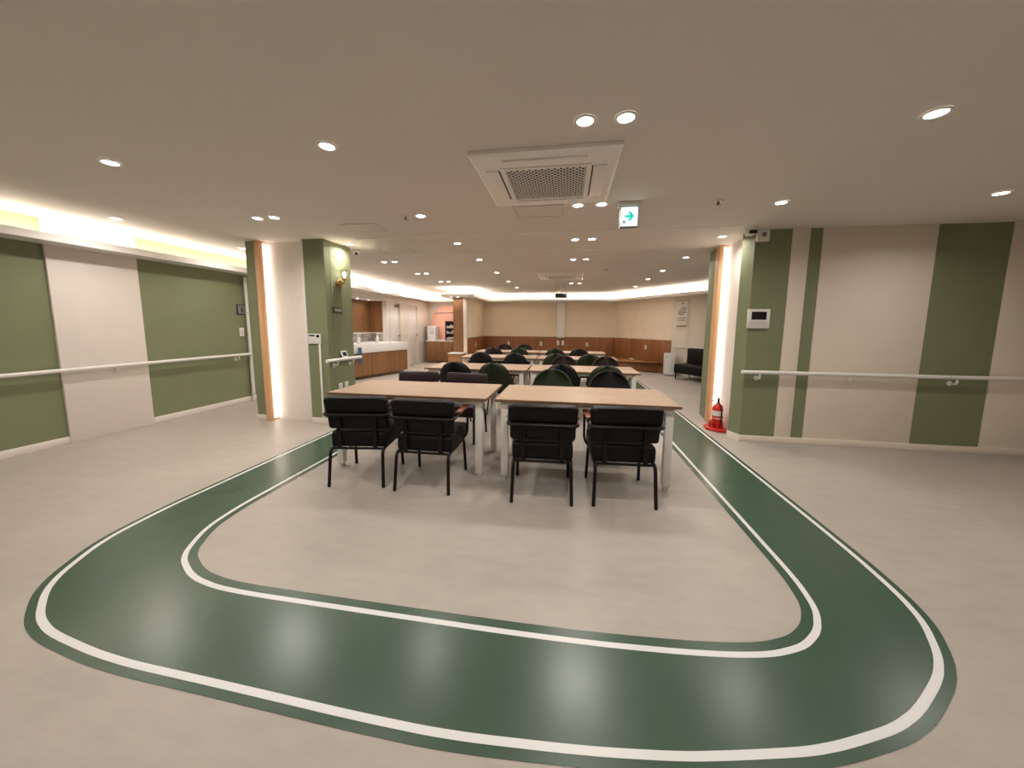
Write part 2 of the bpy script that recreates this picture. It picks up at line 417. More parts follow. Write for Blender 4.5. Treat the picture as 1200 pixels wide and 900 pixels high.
for x, y, l in ((-3.1, 2.05, 'nearest the left edge over the green track'), (-4.7, 3.1, 'in the corridor ceiling nearest the left wall'), (3.4, 2.0, 'largest one at the upper right'), (3.4, 3.5, 'nearest the panelled wall at far right')):
    downlight(x, y, 'single round downlight, ' + l, w=LAMP_W * (1.5 if x < -4 else 1))
for i, (x, y) in enumerate(((-4.7, 1.6), (-1.48, .7), (.17, .7), (1.81, 2.2), (-3.1, .2), (3.4, .4), (-1.48, -.9), (1.81, -.9), (-4.0, -1.8), (3.4, 6.5))):  # unseen lamps, added to light the near floor and the column faces
    downlight(x, y, 'unseen round downlight added beyond the edge of the view to light the room', 'added downlights out of view')
# small spots: washroom niche and partition soffit
for i, y in enumerate((7.85, 8.35, 8.85)):
    downlight(-5.35, y, 'small spot under the washbasin niche header, %s from the camera' % ORD[i], 'small niche spots', 2.0, 1.3, .8)
for i, x in enumerate((-3.42, -3.22)):
    downlight(x, 10.04, '%s small spot under the soffit in front of the wood pillar' % ('left', 'right')[i], 'small pillar spots', 2.16, .8, .8)

def cassette(y0, label):
    t = thing('air_conditioner', label, 'air conditioner', (-.175, y0 + .475, H), 0, 'ceiling cassette air conditioners')
    h = .475
    bm = NB()                         # rim: four mitred sides with a bevelled lip
    def ringpts(a, z): return [bm.verts.new((sx * a, sy * a, z)) for sx, sy in ((-1, -1), (1, -1), (1, 1), (-1, 1))]
    rs = [ringpts(h, -.001), ringpts(h, -.022), ringpts(h - .018, -.034), ringpts(.30, -.040), ringpts(.30, -.025)]
    for a, b in zip(rs, rs[1:]):
        for k in range(4): bm.faces.new((a[k], a[(k + 1) % 4], b[(k + 1) % 4], b[k]))
    obj('panel_frame', bm, M['ac_white'], t, smooth=False)
    for k in range(4):
        mx = Matrix.Rotation(k * PI / 2, 4, 'Z')
        fl_ = NB(); box(fl_, -.27, .27, -.405, -.318, -.047, -.036, .004, mx=mx)
        obj('air_flap', fl_, M['ac_white'], t)
        sl = NB(); box(sl, -.27, .27, -.316, -.308, -.0415, -.036, mx=mx); obj('air_slot', sl, M['ac_hole'], t)
    gc = NB(); a, b = .30, .272
    box(gc, -a, a, -a, -b, -.046, -.025); box(gc, -a, a, b, a, -.046, -.025); box(gc, -a, -b, -b, b, -.046, -.025); box(gc, b, a, -b, b, -.046, -.025)
    gp = obj('grille_panel', gc, M['ac_white'], t, smooth=False)
    obj('filter', B(-b, b, -b, b, -.03, -.026), M['ac_hole'], gp)
    gr = NB(); st = .042
    for sg_ in (1, -1):
        for i in range(-13, 14):
            c = i * st                                   # line x - sg*y = c clipped to the square
            xs = [x for x in (max(-b, c - b), min(b, c + b))]
            if xs[1] - xs[0] < .02: continue
            p, r_ = Vector((xs[0], sg_ * (xs[0] - c), -.042)), Vector((xs[1], sg_ * (xs[1] - c), -.042))
            u_ = (r_ - p).normalized(); o_ = Vector((-u_.y, u_.x, 0)) * .0045
            v = [gr.verts.new(w_ + k_ + Vector((0, 0, z_))) for z_ in (-.0012, .0012) for w_ in (p, r_) for k_ in (-o_, o_)]
            for f_ in ((0, 1, 3, 2), (4, 6, 7, 5), (0, 4, 5, 1), (2, 3, 7, 6), (0, 2, 6, 4), (1, 5, 7, 3)): gr.faces.new([v[j] for j in f_])
    o = obj('grille_bars', gr, M['ac_white'], gp, smooth=False); o['kind'] = 'stuff'
    return t
cassette(2.25, 'large white ceiling cassette air conditioner with square grille nearest the camera')
cassette(7.33, 'white ceiling cassette air conditioner farther back over the table rows')

t = thing('exit_sign', 'green arrow exit sign lit white hanging from the ceiling', 'sign', (.515, 3.32, H))
obj('mount', B(-.10, .085, -.03, .07, -.035, -.001, .005), M['cool_white'], t)
sg = obj('case', B(-.082, .075, -.012, .03, -.215, -.036, .004), M['exit_frame'], t)
obj('face', B(-.074, .067, -.015, -.0122, -.207, -.045), M['exit_white'], sg)
ar = NB()
def flat(bm, poly, y, th=.0008):
    a = [bm.verts.new((x, y, z)) for x, z in poly]; b = [bm.verts.new((x, y - th, z)) for x, z in poly]; n = len(poly)
    bm.faces.new(a); bm.faces.new(b[::-1])
    for i in range(n): bm.faces.new((a[i], a[(i + 1) % n], b[(i + 1) % n], b[i]))
flat(ar, [(-.046, -.114), (.004, -.114), (-.018, -.084), (.006, -.084), (.037, -.123), (.006, -.162), (-.018, -.162), (.004, -.132), (-.046, -.132)], -.0152)
obj('arrow', ar, M['exit_green'], sg)
ar = NB()
for x in (-.060, -.046): flat(ar, [(x, -.157), (x + .009, -.157), (x + .009, -.185), (x, -.185)], -.0152)
obj('small_mark', ar, M['grey'], sg)

t = thing('dome_camera', 'white dome camera with black eye beside the left green column', 'camera', (-3.10, 4.86, H))
bm = NB(); lathe(bm, [(.062, -.001), (.062, -.022), (.055, -.03), (.05, -.06), (.03, -.078), (.01, -.083)], seg=20); obj('housing', bm, M['white'], t)
bm = NB(); lathe(bm, [(.024, 0), (.024, .008), (.018, .018), (.008, .022)], (0, 0, 0), 16)
bmesh.ops.transform(bm, matrix=Matrix.Translation((.02, -.036, -.055)) @ Matrix.Rotation(math.radians(155), 4, 'X'), verts=bm.verts); obj('eye', bm, M['black'], t)
t = thing('security_camera', 'white security camera with dark lens above the right green column', 'camera', (1.955, 4.32, H))
bm = NB(); lathe(bm, [(.06, -.001), (.06, -.025), (.05, -.035)], seg=20); box(bm, -.05, .04, -.05, .03, -.085, -.03, .015); obj('housing', bm, M['white'], t)
bm = NB(); box(bm, -.035, .045, -.06, -.045, -.075, -.038, .006); obj('eye', bm, M['black'], t)
t = thing('siren_box', 'square white wall speaker with round grey centre high on the right column', 'speaker', (2.125, 4.425, 2.365))
obj('case', B(-.063, .063, -.035, 0, -.068, .062, .006), M['white'], t)
bm = NB(); lathe(bm, [(.024, -.045), (.026, -.036)], (0.005, 0, .005), 18, 'y'); obj('round_grille', bm, M['grey'], t)
for x, y, s in ((1.258, 3.383, 'right of the exit sign'), (-1.635, 3.43, 'next to a downlight left of the air conditioner')):
    t = thing('sprinkler', 'small dark sprinkler head on the ceiling ' + s, 'sprinkler', (x, y, H), 0)
    bm = NB(); lathe(bm, [(.036, -.001), (.03, -.008)], seg=16); obj('plate', bm, M['white'], t)
    bm = NB(); lathe(bm, [(.010, -.008), (.010, -.03), (.018, -.032), (.018, -.036)], seg=12); obj('head', bm, M['grey'], t)
bm = NB(); lathe(bm, [(.055, -.001), (.055, -.022), (.04, -.04), (.015, -.043)], seg=20)
o = obj('smoke_detector', bm, M['white'], None); o.location = (.715, 7.05, H); tag(o, 'white round smoke detector on ceiling right of the far air conditioner', 'smoke detector')
def hatch(cx, cy, sx, sy, label):
    t = thing('ceiling_hatch', label, 'hatch', (cx, cy, H))
    bm = NB(); a, b = sx / 2, sy / 2
    for q in ((-a, a, -b, -b + .012), (-a, a, b - .012, b), (-a, -a + .012, -b + .012, b - .012), (a - .012, a, -b + .012, b - .012)): box(bm, *q, -.006, -.0005)
    obj('frame', bm, M['grey_white'], t)
    obj('cover', B(-a + .014, a - .014, -b + .014, b - .014, -.004, -.0005), M['ceiling'], t)
hatch(-.295, 3.46, .46, .33, 'flush square ceiling hatch directly behind the near air conditioner')
hatch(-2.29, 3.76, .42, .30, 'flush ceiling hatch in front of the left green column')
hatch(-2.48, 5.02, .44, .26, 'flush ceiling hatch beyond the ceiling line near the left column')

t = thing('projector', 'black projector hanging from the ceiling in front of the far wall', 'projector', (-.195, 9.7, H))
obj('body', B(-.155, .155, -.10, .22, -.33, -.22, .012), M['black'], t)
bm = NB(); tube(bm, [(0, .05, -.22), (0, .05, -.001)], .02); obj('pole', bm, M['metal_white'], t)
bm = NB(); lathe(bm, [(.035, 0), (.03, -.02)], (.06, -.10, -.275), 16, 'y'); obj('lens', bm, M['glass_dark'], t)

# ================================================================ TABLES AND CHAIRS
def make_table(label, loc):
    t = thing('table', label, 'table', loc, 0, 'rows of folding tables'); w, d = .75, .37
    tp = obj('tabletop', B(-w, w, -d, d, .700, .722, .002), M['table'], t)
    bm = NB(); e = .0025
    box(bm, -w - e, w + e, -d - e, -d, .6985, .7205); box(bm, -w - e, w + e, d, d + e, .6985, .7205); box(bm, -w - e, -w, -d, d, .6985, .7205); box(bm, w, w + e, -d, d, .6985, .7205)
    obj('edge_band', bm, M['edge'], tp)
    bm = NB(); a, b = w - .04, d - .035
    for q in ((-a, a, -b, -b + .025), (-a, a, b - .025, b), (-a, -a + .025, -b + .025, b - .025), (a - .025, a, -b + .025, b - .025)): box(bm, *q, .660, .700)
    obj('apron', bm, M['metal_white'], t)
    for sx in (-1, 1):
        for sy in (-1, 1):
            x, y = sx * (w - .075), sy * (d - .06)
            bm = NB(); box(bm, x - .030, x + .030, y - .030, y + .030, .035, .699, .004)
            lg = obj('leg', bm, M['metal_white'], t)
            bm = NB(); lathe(bm, [(.022, 0), (.024, .006), (.024, .03), (.020, .036)], (x, y, 0), 14); obj('foot_glide', bm, M['grey_white'], lg)
    return t
rows = [(3.23, -1.425, .155), (5.17, -1.305, .225), (6.93, -1.33, .19), (8.38, -1.41, .12)]
rn = ['front', 'second', 'third', 'farthest']
tab0 = None
for r, (y, xl, xr) in enumerate(rows):
    for x, s in ((xl, 'left'), (xr, 'right')):
        lab = 'long table with maple top and white legs, %s table of the %s row' % (s, rn[r])
        if tab0 is None: tab0 = make_table(lab, (x, y, 0))
        else: dup(tab0, (x, y, 0), 0, lab)

def make_armchair(label, loc, rz, leather):
    t = thing('armchair', label, 'chair', loc, rz)
    m = M[leather]; k = M['black_metal']
    bm = NB(); box(bm, -.235, .235, .07, .55, .316, .450, .03, 4)
    for v in bm.verts:                                   # soft crown
        if v.co.z > .43: v.co.z += .018 * max(0, 1 - (v.co.x / .235) ** 2) * max(0, 1 - ((v.co.y - .31) / .24) ** 2)
    obj('seat', bm, m, t)
    tilt = Matrix.Translation((0, .105, .473)) @ Matrix.Rotation(math.radians(11), 4, 'X')
    bm = NB(); box(bm, -.262, .262, -.035, .045, .145, .285, .028, 4); box(bm, -.252, .252, -.028, .040, .0, .150, .025, 4)
    bmesh.ops.transform(bm, matrix=tilt, verts=bm.verts)
    bc = obj('backrest', bm, m, t)
    bm = NB()
    tube(bm, fillet([(-.255, 0, .147), (-.255, -.036, .147), (.255, -.036, .147), (.255, 0, .147)], .02), .006, 6)
    tube(bm, [(-.22, -.03, .282), (.22, -.03, .282)], .005, 6)
    bmesh.ops.transform(bm, matrix=tilt, verts=bm.verts); obj('piping', bm, m, bc)
    for sx in (-1, 1):
        bm = NB(); tube(bm, [(sx * .228, 0, 0), (sx * .218, .035, .315), (sx * .218, .14, .315)], .0135, 10, .06); obj('leg', bm, k, t)
        bm = NB(); tube(bm, [(sx * .228, .50, 0), (sx * .218, .47, .315), (sx * .218, .36, .315)], .0135, 10, .06); obj('leg', bm, k, t)
        bm = NB(); tube(bm, [(sx * .218, .14, .315), (sx * .218, .36, .315)], .0133, 10); obj('seat_rail', bm, k, t)
        bm = NB(); box(bm, sx * .15 - .018, sx * .15 + .018, .045, .058, .32, .60, .003); obj('back_post', bm, k, t)
        bm = NB(); box(bm, sx * .262 - .024, sx * .262 + .024, .16, .44, .622, .645, .009, 3); obj('arm_pad', bm, M['arm_wood'], t)
    bm = NB()
    tube(bm, [(-.222, .38, .33), (-.262, .44, .37), (-.262, .46, .612), (-.262, .30, .612), (-.268, .02, .606), (.268, .02, .606), (.262, .30, .612), (.262, .46, .612), (.262, .44, .37), (.222, .38, .33)], .0105, 8, .05)
    obj('arm_tube', bm, k, t)
    bm = NB(); tube(bm, [(-.218, .06, .313), (.218, .06, .313)], .011, 8); tube(bm, [(-.218, .45, .313), (.218, .45, .313)], .011, 8); obj('cross_bar', bm, k, t)
    return t
a0 = make_armchair('black padded armchair on steel legs, leftmost chair facing away at the front tables', (-1.705, 2.53, 0), math.radians(8), 'black_leather')
G = 'padded black armchairs'
a0['group'] = G
dup(a0, (-1.132, 2.525, 0), math.radians(0.5), 'black padded armchair, second from the left facing away at the front tables')
dup(a0, (-.165, 2.515, 0), math.radians(3), 'black padded armchair, left chair facing away at the front right table')
dup(a0, (.453, 2.565, 0), math.radians(3.5), 'black padded armchair, rightmost chair facing away at the front tables', )
b0 = make_armchair('dark plum armchair facing the camera behind the front left table, left one', (-1.86, 4.23, 0), PI + math.radians(2), 'brown_leather')
b0['group'] = 'plum armchairs behind the front left table'
dup(b0, (-1.215, 4.21, 0), PI - math.radians(3), 'dark plum armchair facing the camera behind the front left table, right one')

shell_cache = {}
def make_shell(label, loc, rz, m):
    """bucket chair, local +y is where the sitter faces; the back top is at z .84"""
    t = thing('shell_chair', label, 'chair', loc, rz, 'rounded shell chairs')
    if m not in shell_cache:
        prof = [(.27, .435, .19), (.24, .452, .225), (.12, .437, .24), (-.02, .425, .245), (-.12, .430, .25), (-.18, .462, .26), (-.215, .53, .265), (-.24, .62, .246), (-.256, .68, .226), (-.266, .735, .210), (-.275, .78, .178), (-.282, .815, .138), (-.287, .838, .092), (-.290, .848, .05)]
        bm = NB(); N = 13; grid = []
        for i, (y, z, w) in enumerate(prof):
            back = min(1, max(0, (z - .43) / .12)) if i > 3 else 0
            row = []
            for k in range(N):
                u = -1 + 2 * k / (N - 1)
                arm = max(0, 1 - abs(i - 5) / 3.0)
                row.append(bm.verts.new((u * w, y + (.08 * back + .05 * arm) * u * u, z + (.05 * abs(u) ** 3 if i < 5 else 0) + .10 * arm * abs(u) ** 4)))
            grid.append(row)
        for a, b in zip(grid, grid[1:]):
            for k in range(N - 1): bm.faces.new((a[k], a[k + 1], b[k + 1], b[k]))
        bmesh.ops.recalc_face_normals(bm, faces=bm.faces)
        bmesh.ops.solidify(bm, geom=bm.faces[:], thickness=.022)
        bmesh.ops.smooth_vert(bm, verts=bm.verts, factor=.3, use_axis_x=True, use_axis_y=True, use_axis_z=True)
        sh = obj('shell', bm, M[m], t)
        legs = []
        for sx in (-1, 1):
            for y0, y1 in ((.15, .22), (-.10, -.20)):
                bm = NB(); tube(bm, [(sx * .15, y0, .425), (sx * .215, y1, 0)], [.014, .010], 8)
                legs.append(obj('leg', bm, M['black_metal'], t))
        bm = NB(); box(bm, -.16, .16, -.12, .17, .405, .423, .004); fr = obj('seat_bracket', bm, M['black_metal'], t)
        shell_cache[m] = [sh] + legs + [fr]
    else:
        for ch in shell_cache[m]:
            c = ch.copy(); C.objects.link(c); c.parent = t
    return t
# backs at y - .27 for a chair facing the far wall
d_ = math.radians
side = ['leftmost', 'second from the left', 'third from the left', 'rightmost']
for i, (x, y, r, m) in enumerate(((-1.535, 4.80, 4, 'shell_black'), (-.965, 4.78, -3, 'shell_green'), (-.075, 4.80, 2, 'shell_black'), (.525, 4.76, -4, 'shell_green'))):
    make_shell('%s rounded shell chair facing away at the second table row, %s' % (('black', 'dark green')[m == 'shell_green'], side[i]), (x, y, 0), d_(r), m)
make_shell('olive green shell chair facing the camera behind the front right table', (-.15, 3.83, 0), PI + d_(3), 'shell_green')
make_shell('black shell chair facing the camera behind the right end of the front right table', (.47, 3.83, 0), PI - d_(4), 'shell_black')
for i, (x, y, r, m) in enumerate(((-1.60, 6.52, 3, 'shell_black'), (-.93, 6.50, -2, 'shell_black'), (-.205, 6.52, 2, 'shell_green'), (.41, 6.50, -3, 'shell_green'))):
    make_shell('%s shell chair facing away at the third table row, %s' % (('black', 'dark green')[m == 'shell_green'], side[i]), (x, y, 0), d_(r), m)
for i, (x, y, r, m) in enumerate(((-.03, 5.66, 4, 'shell_brown'), (.62, 5.68, -4, 'shell_brown'))):
    make_shell('brown shell chair facing the camera behind the second right table, %s one' % ('left', 'right')[i], (x, y, 0), PI + d_(r), m)
for i, (x, y, r, m) in enumerate(((-1.67, 7.97, 3, 'shell_brown'), (-1.06, 7.96, -2, 'shell_green'), (-.265, 7.97, 2, 'shell_green'), (.275, 7.96, -3, 'shell_brown'))):
    make_shell('%s shell chair facing away at the farthest table row, %s' % (('brown', 'dark green')[m == 'shell_green'], side[i]), (x, y, 0), d_(r), m)
for i, (x, m) in enumerate(((-1.64, 'shell_brown'), (-1.10, 'shell_green'))):
    make_shell('%s shell chair facing the camera behind the farthest left table' % ('brown', 'green')[i], (x, 8.92, 0), PI, m)

# ================================================================ LEFT COLUMN FITTINGS
t = thing('control_panel', 'white wall control panel with two black displays on the left green column', 'control panel', (-3.302, 4.165, 1.15))
obj('case', B(-.093, .093, -.022, 0, -.066, .066, .005), M['white'], t)
obj('display', B(-.078, .008, -.0235, -.0222, .034, .054), M['glass_dark'], t)
obj('display', B(.030, .074, -.0235, -.0222, .018, .054), M['glass_dark'], t)
bm = NB()
for i in range(4):
    for j in range(2): box(bm, -.07 + i * .022, -.056 + i * .022, -.0238, -.022, -.035 + j * .022, -.024 + j * .022)
obj('buttons', bm, M['grey_white'], t)
o = obj('cable_duct', B(-3.250, -3.222, 4.147, 4.165, .08, 1.083, .003), M['white'], None); tag(o, 'white vertical cable duct below the wall control panel', 'cable duct')
t = thing('wall_lamp', 'lit brass wall sconce with glass shade on the green column', 'lamp', (-3.112, 4.44, 1.90))
bm = NB(); lathe(bm, [(.055, 0), (.055, .012), (.04, .02), (.015, .025)], (0, 0, 0), 20, 'x'); obj('wall_plate', bm, M['gold'], t)
bm = NB(); tube(bm, [(.015, 0, 0), (.085, 0, -.005), (.085, 0, .05)], .009, 8, .03); obj('arm', bm, M['gold'], t)
bm = NB(); lathe(bm, [(.014, .04), (.034, .055), (.034, .065), (.014, .068)], (.085, 0, 0), 18); obj('cup', bm, M['gold'], t)
bm = NB(); lathe(bm, [(.030, .066), (.044, .09), (.050, .17), (.048, .17), (.042, .092), (.028, .069)], (.085, 0, 0), 20); sh = obj('glass_shade', bm, M['glass'], t)
bm = NB(); lathe(bm, [(.008, .068), (.012, .09), (.024, .115), (.018, .14), (.006, .148)], (.085, 0, 0), 14); obj('bulb', bm, M['bulb'], t)
t = thing('wall_sign', 'small dark framed nameplate under the sconce on the green column', 'sign', (-3.112, 4.38, 1.535))
obj('frame', B(0, .012, -.10, .10, -.037, .037, .002), M['black'], t); obj('plate', B(.012, .014, -.088, .088, -.026, .026), M['grey'], t)
bm = NB(); box(bm, .014, .0146, -.06, .05, -.008, .006); obj('lettering', bm, M['grey_white'], t)
def rail(name, label, pts, brk, wall, r=.022):
    t = thing(name, label, 'handrail', pts[0]); o = Vector(pts[0])
    bm = NB(); tube(bm, [Vector(p) - o for p in pts], r, 12); obj('rail', bm, M['white'], t)
    for p in brk:
        p = Vector(p) - o; w = Vector(wall)
        bm = NB(); tube(bm, [p + Vector((0, 0, -r)), p + Vector((0, 0, -.075)), p + Vector((0, 0, -.075)) + w], .011, 8, .03)
        q = p + Vector((0, 0, -.075)) + w
        lathe(bm, [(.028, -.006), (.028, .0)], q, 14, 'x' if abs(w.x) > 0 else 'y') if (w.x + w.y) > 0 else lathe(bm, [(.028, .0), (.028, .006)], q, 14, 'x' if abs(w.x) > 0 else 'y')
        obj('bracket', bm, M['white'], t)
rail('handrail', 'short white handrail on the side of the left green column', [(-3.055, 4.04, .868), (-3.055, 4.79, .858)], [(-3.055, 4.25, .866), (-3.055, 4.60, .861)], (-.056, 0, 0))
rail('handrail', 'white corridor handrail on the green wall at far left', [(-5.40, -3.2, .822), (-5.40, 5.212, .822)], [(-5.40, y, .822) for y in (-2.5, -1, .5, 2, 3.4, 5.0)], (-.068, 0, 0))
rail('handrail', 'long white handrail on the panelled wall at right', [(2.0, 4.35, .832), (5.1, 4.35, .832)], [(2.19, 4.35, .832), (3.1, 4.35, .832), (4.1, 4.35, .832)], (0, .073, 0))
t = thing('tablet_device', 'small white framed gadget with dark screen leaning on the left handrail', 'device', (-3.058, 4.43, .885), 0)
mx = Matrix.Rotation(math.radians(-22), 4, 'Y')
obj('frame', B(-.006, .006, -.06, .06, 0, .095, .003, mx=mx), M['white'], t); obj('screen', B(.006, .0075, -.04, .04, .018, .078, mx=mx), M['glass_dark'], t)
for i, y in enumerate((4.36, 4.49)):
    t = thing('wall_outlet', '%s white outlet low on the side of the left green column' % ('left', 'right')[i], 'outlet', (-3.112, y, .475), 0, 'column outlets')
    obj('plate', B(0, .012, -.037, .037, -.055, .055, .003), M['white'], t)
    bm = NB()
    for zz in (-.022, .022): lathe(bm, [(.016, .0), (.016, .0135)], (0, 0, zz), 12, 'x')
    obj('socket', bm, M['grey_white'], t)

# ---- corridor wall fittings
t = thing('corridor_sign', 'square dark pictogram sign on the green corridor wall', 'sign', (-5.47, 5.175, 1.575))
obj('plate', B(0, .012, -.085, .085, -.085, .085, .002), M['black'], t)
obj('border', B(.012, .0132, -.07, .07, -.07, .07), M['grey'], t)
bm = NB(); lathe(bm, [(.014, .0132), (.014, .0145)], (0, 0, .038), 12, 'x'); box(bm, .0132, .0145, -.017, .017, -.045, .02, .0); obj('pictogram', bm, M['ink'], t)
t = thing('light_switch', 'white rocker switch below the corridor pictogram sign', 'switch', (-5.47, 5.145, 1.20))
obj('plate', B(0, .012, -.04, .04, -.07, .07, .003), M['white'], t); obj('rocker', B(.012, .018, -.022, .022, -.045, .045, .003), M['grey_white'], t)
t = thing('white_post', 'slim white vertical pipe on the corridor wall beside the column', 'pipe', (-5.43, 5.25, 0))
bm = NB(); tube(bm, [(0, 0, 0), (0, 0, 2.12)], .025, 12); obj('pipe', bm, M['white'], t)
bm = NB()
for z in (.1, .78, 1.5): lathe(bm, [(.03, z), (.03, z + .03)], (0, 0, 0), 12); box(bm, -.04, 0, -.01, .01, z, z + .03)
obj('clamp', bm, M['grey_white'], t)

# ================================================================ WASHBASIN AREA
t = thing('washbasin_unit', 'long white washbasin on an oak panelled base along the left wall', 'sink', (-5.1, 8.4, 0)); o0 = Vector((-5.1, 8.4))
def loc2(p): return (p[0] - o0.x, p[1] - o0.y)
fa, fb = (-4.975, 7.42), (-4.43, 9.23)
body = [(-5.09, 7.42), fa, fb, (-5.05, 9.23)]
bm = NB()
base = [(-5.56, 7.25), (-5.24, 7.25), (-5.24, 7.42), (fa[0] - .06, 7.44), (fb[0] - .05, 9.22), (-5.06, 9.22), (-5.06, 9.29), (-5.56, 9.29)]
prism(bm, [loc2(p) for p in base], .08, .645); obj('carcass', bm, M['cabinet'], t)
bm = NB(); prism(bm, [loc2(p) for p in [(-5.3, 7.45), (fa[0] - .14, 7.5), (fb[0] - .12, 9.16), (-5.3, 9.16)]], 0, .08); obj('plinth', bm, M['edge'], t)
dv = (Vector(fb) - Vector(fa)); L = dv.length; dn = dv.normalized(); nn = Vector((dn.y, -dn.x))
for i in range(3):
    a = Vector(fa) + dn * (L * i / 3 + .004) - nn * .045; b = Vector(fa) + dn * (L * (i + 1) / 3 - .004) - nn * .045
    bm = NB(); prism(bm, [loc2(p) for p in (a, b, b + nn * .018, a + nn * .018)], .085, .638); obj('door_panel', bm, M['cabinet'], t)
bm = NB()
top = [(-5.56, 7.25), (-5.24, 7.25), (-5.24, 7.40), (fa[0] - .02, 7.40), fb, (-5.06, 9.24), (-5.06, 9.28), (-5.56, 9.28)]
prism(bm, [loc2(p) for p in top], .645, .862, .006); bs = obj('basin', bm, M['cool_white'], t)
for y in (7.75, 8.25, 8.8):
    bm = NB(); tube(bm, [(-.40, y - 8.4, .862), (-.40, y - 8.4, 1.0), (-.27, y - 8.4, 1.0), (-.27, y - 8.4, .95)], .012, 8, .04); lathe(bm, [(.025, .862), (.025, .88)], (-.40, y - 8.4, 0), 12); obj('faucet', bm, M['chrome'], t)
def soap(x, y, label):
    t = thing('soap_dispenser', label, 'soap dispenser', (x, y, .862), 0, 'soap pump bottles')
    bm = NB(); lathe(bm, [(.040, 0), (.042, .01), (.042, .13), (.03, .16), (.016, .168), (.016, .18)], seg=16); obj('bottle', bm, M['bottle'], t)
    bm = NB(); lathe(bm, [(.02, .18), (.02, .20), (.008, .202), (.008, .235)], seg=12); box(bm, -.012, .05, -.012, .012, .235, .255, .004); obj('pump', bm, M['bottle'], t)
soap(-4.965, 7.72, 'white pump bottle on the near end of the washbasin')
soap(-4.80, 8.28, 'white pump bottle standing midway along the washbasin')
o = NB(); lathe(o, [(.03, 0), (.045, .06), (.04, .062), (.028, .01)], seg=16); o = obj('cup', o, M['bottle'], None); o.location = (-4.70, 8.75, .862); tag(o, 'small white cup near the far end of the washbasin', 'cup')
t = thing('towel', 'blue towel hanging on the near front edge of the washbasin', 'towel', (-4.875, 7.60, 0), math.atan2(dn.y, dn.x))
bm = NB()
g_ = [[bm.verts.new((-.05 + .10 * k / 6, -.012 - .008 * math.sin(k * 1.9) - (.01 if j else 0), .80 - .38 * j / 5)) for k in range(7)] for j in range(6)]
for a, b in zip(g_, g_[1:]):
    for k in range(6): bm.faces.new((a[k], a[k + 1], b[k + 1], b[k]))
bmesh.ops.recalc_face_normals(bm, faces=bm.faces); bmesh.ops.solidify(bm, geom=bm.faces[:], thickness=.008); obj('cloth', bm, M['blue'], t)
bm = NB(); box(bm, -.055, .055, -.018, 0, .79, .81, .003); obj('hook_bar', bm, M['white'], t)

# ================================================================ PINK ARCH CORNER
bm = NB(); poly = [(-5.0, .8)] + [(-4.35 - .65 * math.cos(PI * i / 24), 1.40 + .65 * math.sin(PI * i / 24)) for i in range(25)] + [(-3.70, .8)]
flat(bm, poly, 12.384, .02)
pa = tag(obj('arch_panel', bm, M['pink'], None), 'salmon pink arch on the far left corner wall', 'wall panel')
t = thing('wall_shelf', 'thin white shelf on the pink arch', 'shelf', (-4.46, 12.364, 1.80)); obj('board', B(-.30, .30, -.06, 0, -.012, .012, .002), M['cool_white'], t)
t = thing('counter_cabinet', 'oak counter cabinet with white top under the pink arch', 'cabinet', (-4.17, 11.98, 0))
obj('carcass', B(-.76, .75, -.28, .39, .06, .76, .003), M['cabinet'], t); obj('plinth', B(-.74, .73, -.22, .38, 0, .06), M['edge'], t)
obj('countertop', B(-.775, .75, -.305, .395, .76, .79, .004), M['cool_white'], t)
for i in range(3):
    d = obj('door', B(-.755 + i * .503, -.755 + i * .503 + .497, -.298, -.28, .07, .755, .003), M['cabinet'], t)
    obj('handle', B(-.755 + i * .503 + .235, -.755 + i * .503 + .25, -.308, -.298, .25, .36, .003), M['gold'], d)
t = thing('water_purifier', 'white boxy water purifier on the counter under the pink arch', 'water purifier', (-4.76, 11.98, .79))
obj('body', B(-.15, .15, -.18, .2, 0, .50, .012), M['cool_white'], t); obj('front_panel', B(-.10, .10, -.185, -.18, .22, .46), M['grey_white'], t)
t = thing('cup_dispenser', 'pair of slim clear cup tubes left of the white water purifier', 'dispenser', (-5.0, 11.95, .79))
bm = NB()
for x in (-.035, .035): lathe(bm, [(.028, .05), (.028, .46), (.02, .48)], (x, 0, 0), 12)
obj('tubes', bm, M['grey'], t); bm = NB(); box(bm, -.075, .06, -.04, .04, 0, .03); box(bm, -.07, .07, -.035, .035, .235, .255); obj('rack', bm, M['chrome'], t)
t = thing('snack_rack', 'black tiered rack holding pale packets at the right end of the pink arch counter', 'rack', (-4.13, 12.0, .79))
bm = NB(); box(bm, -.16, -.148, -.1, .1, 0, .68); box(bm, .148, .16, -.1, .1, 0, .68); box(bm, -.148, .148, .088, .1, 0, .68)
for z in (.01, .22, .42, .62): box(bm, -.148, .148, -.1, .088, z, z + .014)
obj('frame', bm, M['black'], t)
bm = NB(); random.seed(3)
for z in (.024, .234, .434):
    for i in range(4): box(bm, -.13 + i * .068, -.085 + i * .068, -.06, .02, z, z + random.uniform(.06, .13), .004)
obj('packets', bm, M['grey_white'], t)['kind'] = 'stuff'
t = thing('low_counter', 'low oak cabinet with white top in front of the wood pillar', 'cabinet', (-3.23, 9.93, 0))
obj('body', B(-.20, .20, -.20, .245, 0, .50, .003), M['bench_wood'], t); obj('top', B(-.215, .215, -.22, .245, .50, .525, .004), M['cool_white'], t)

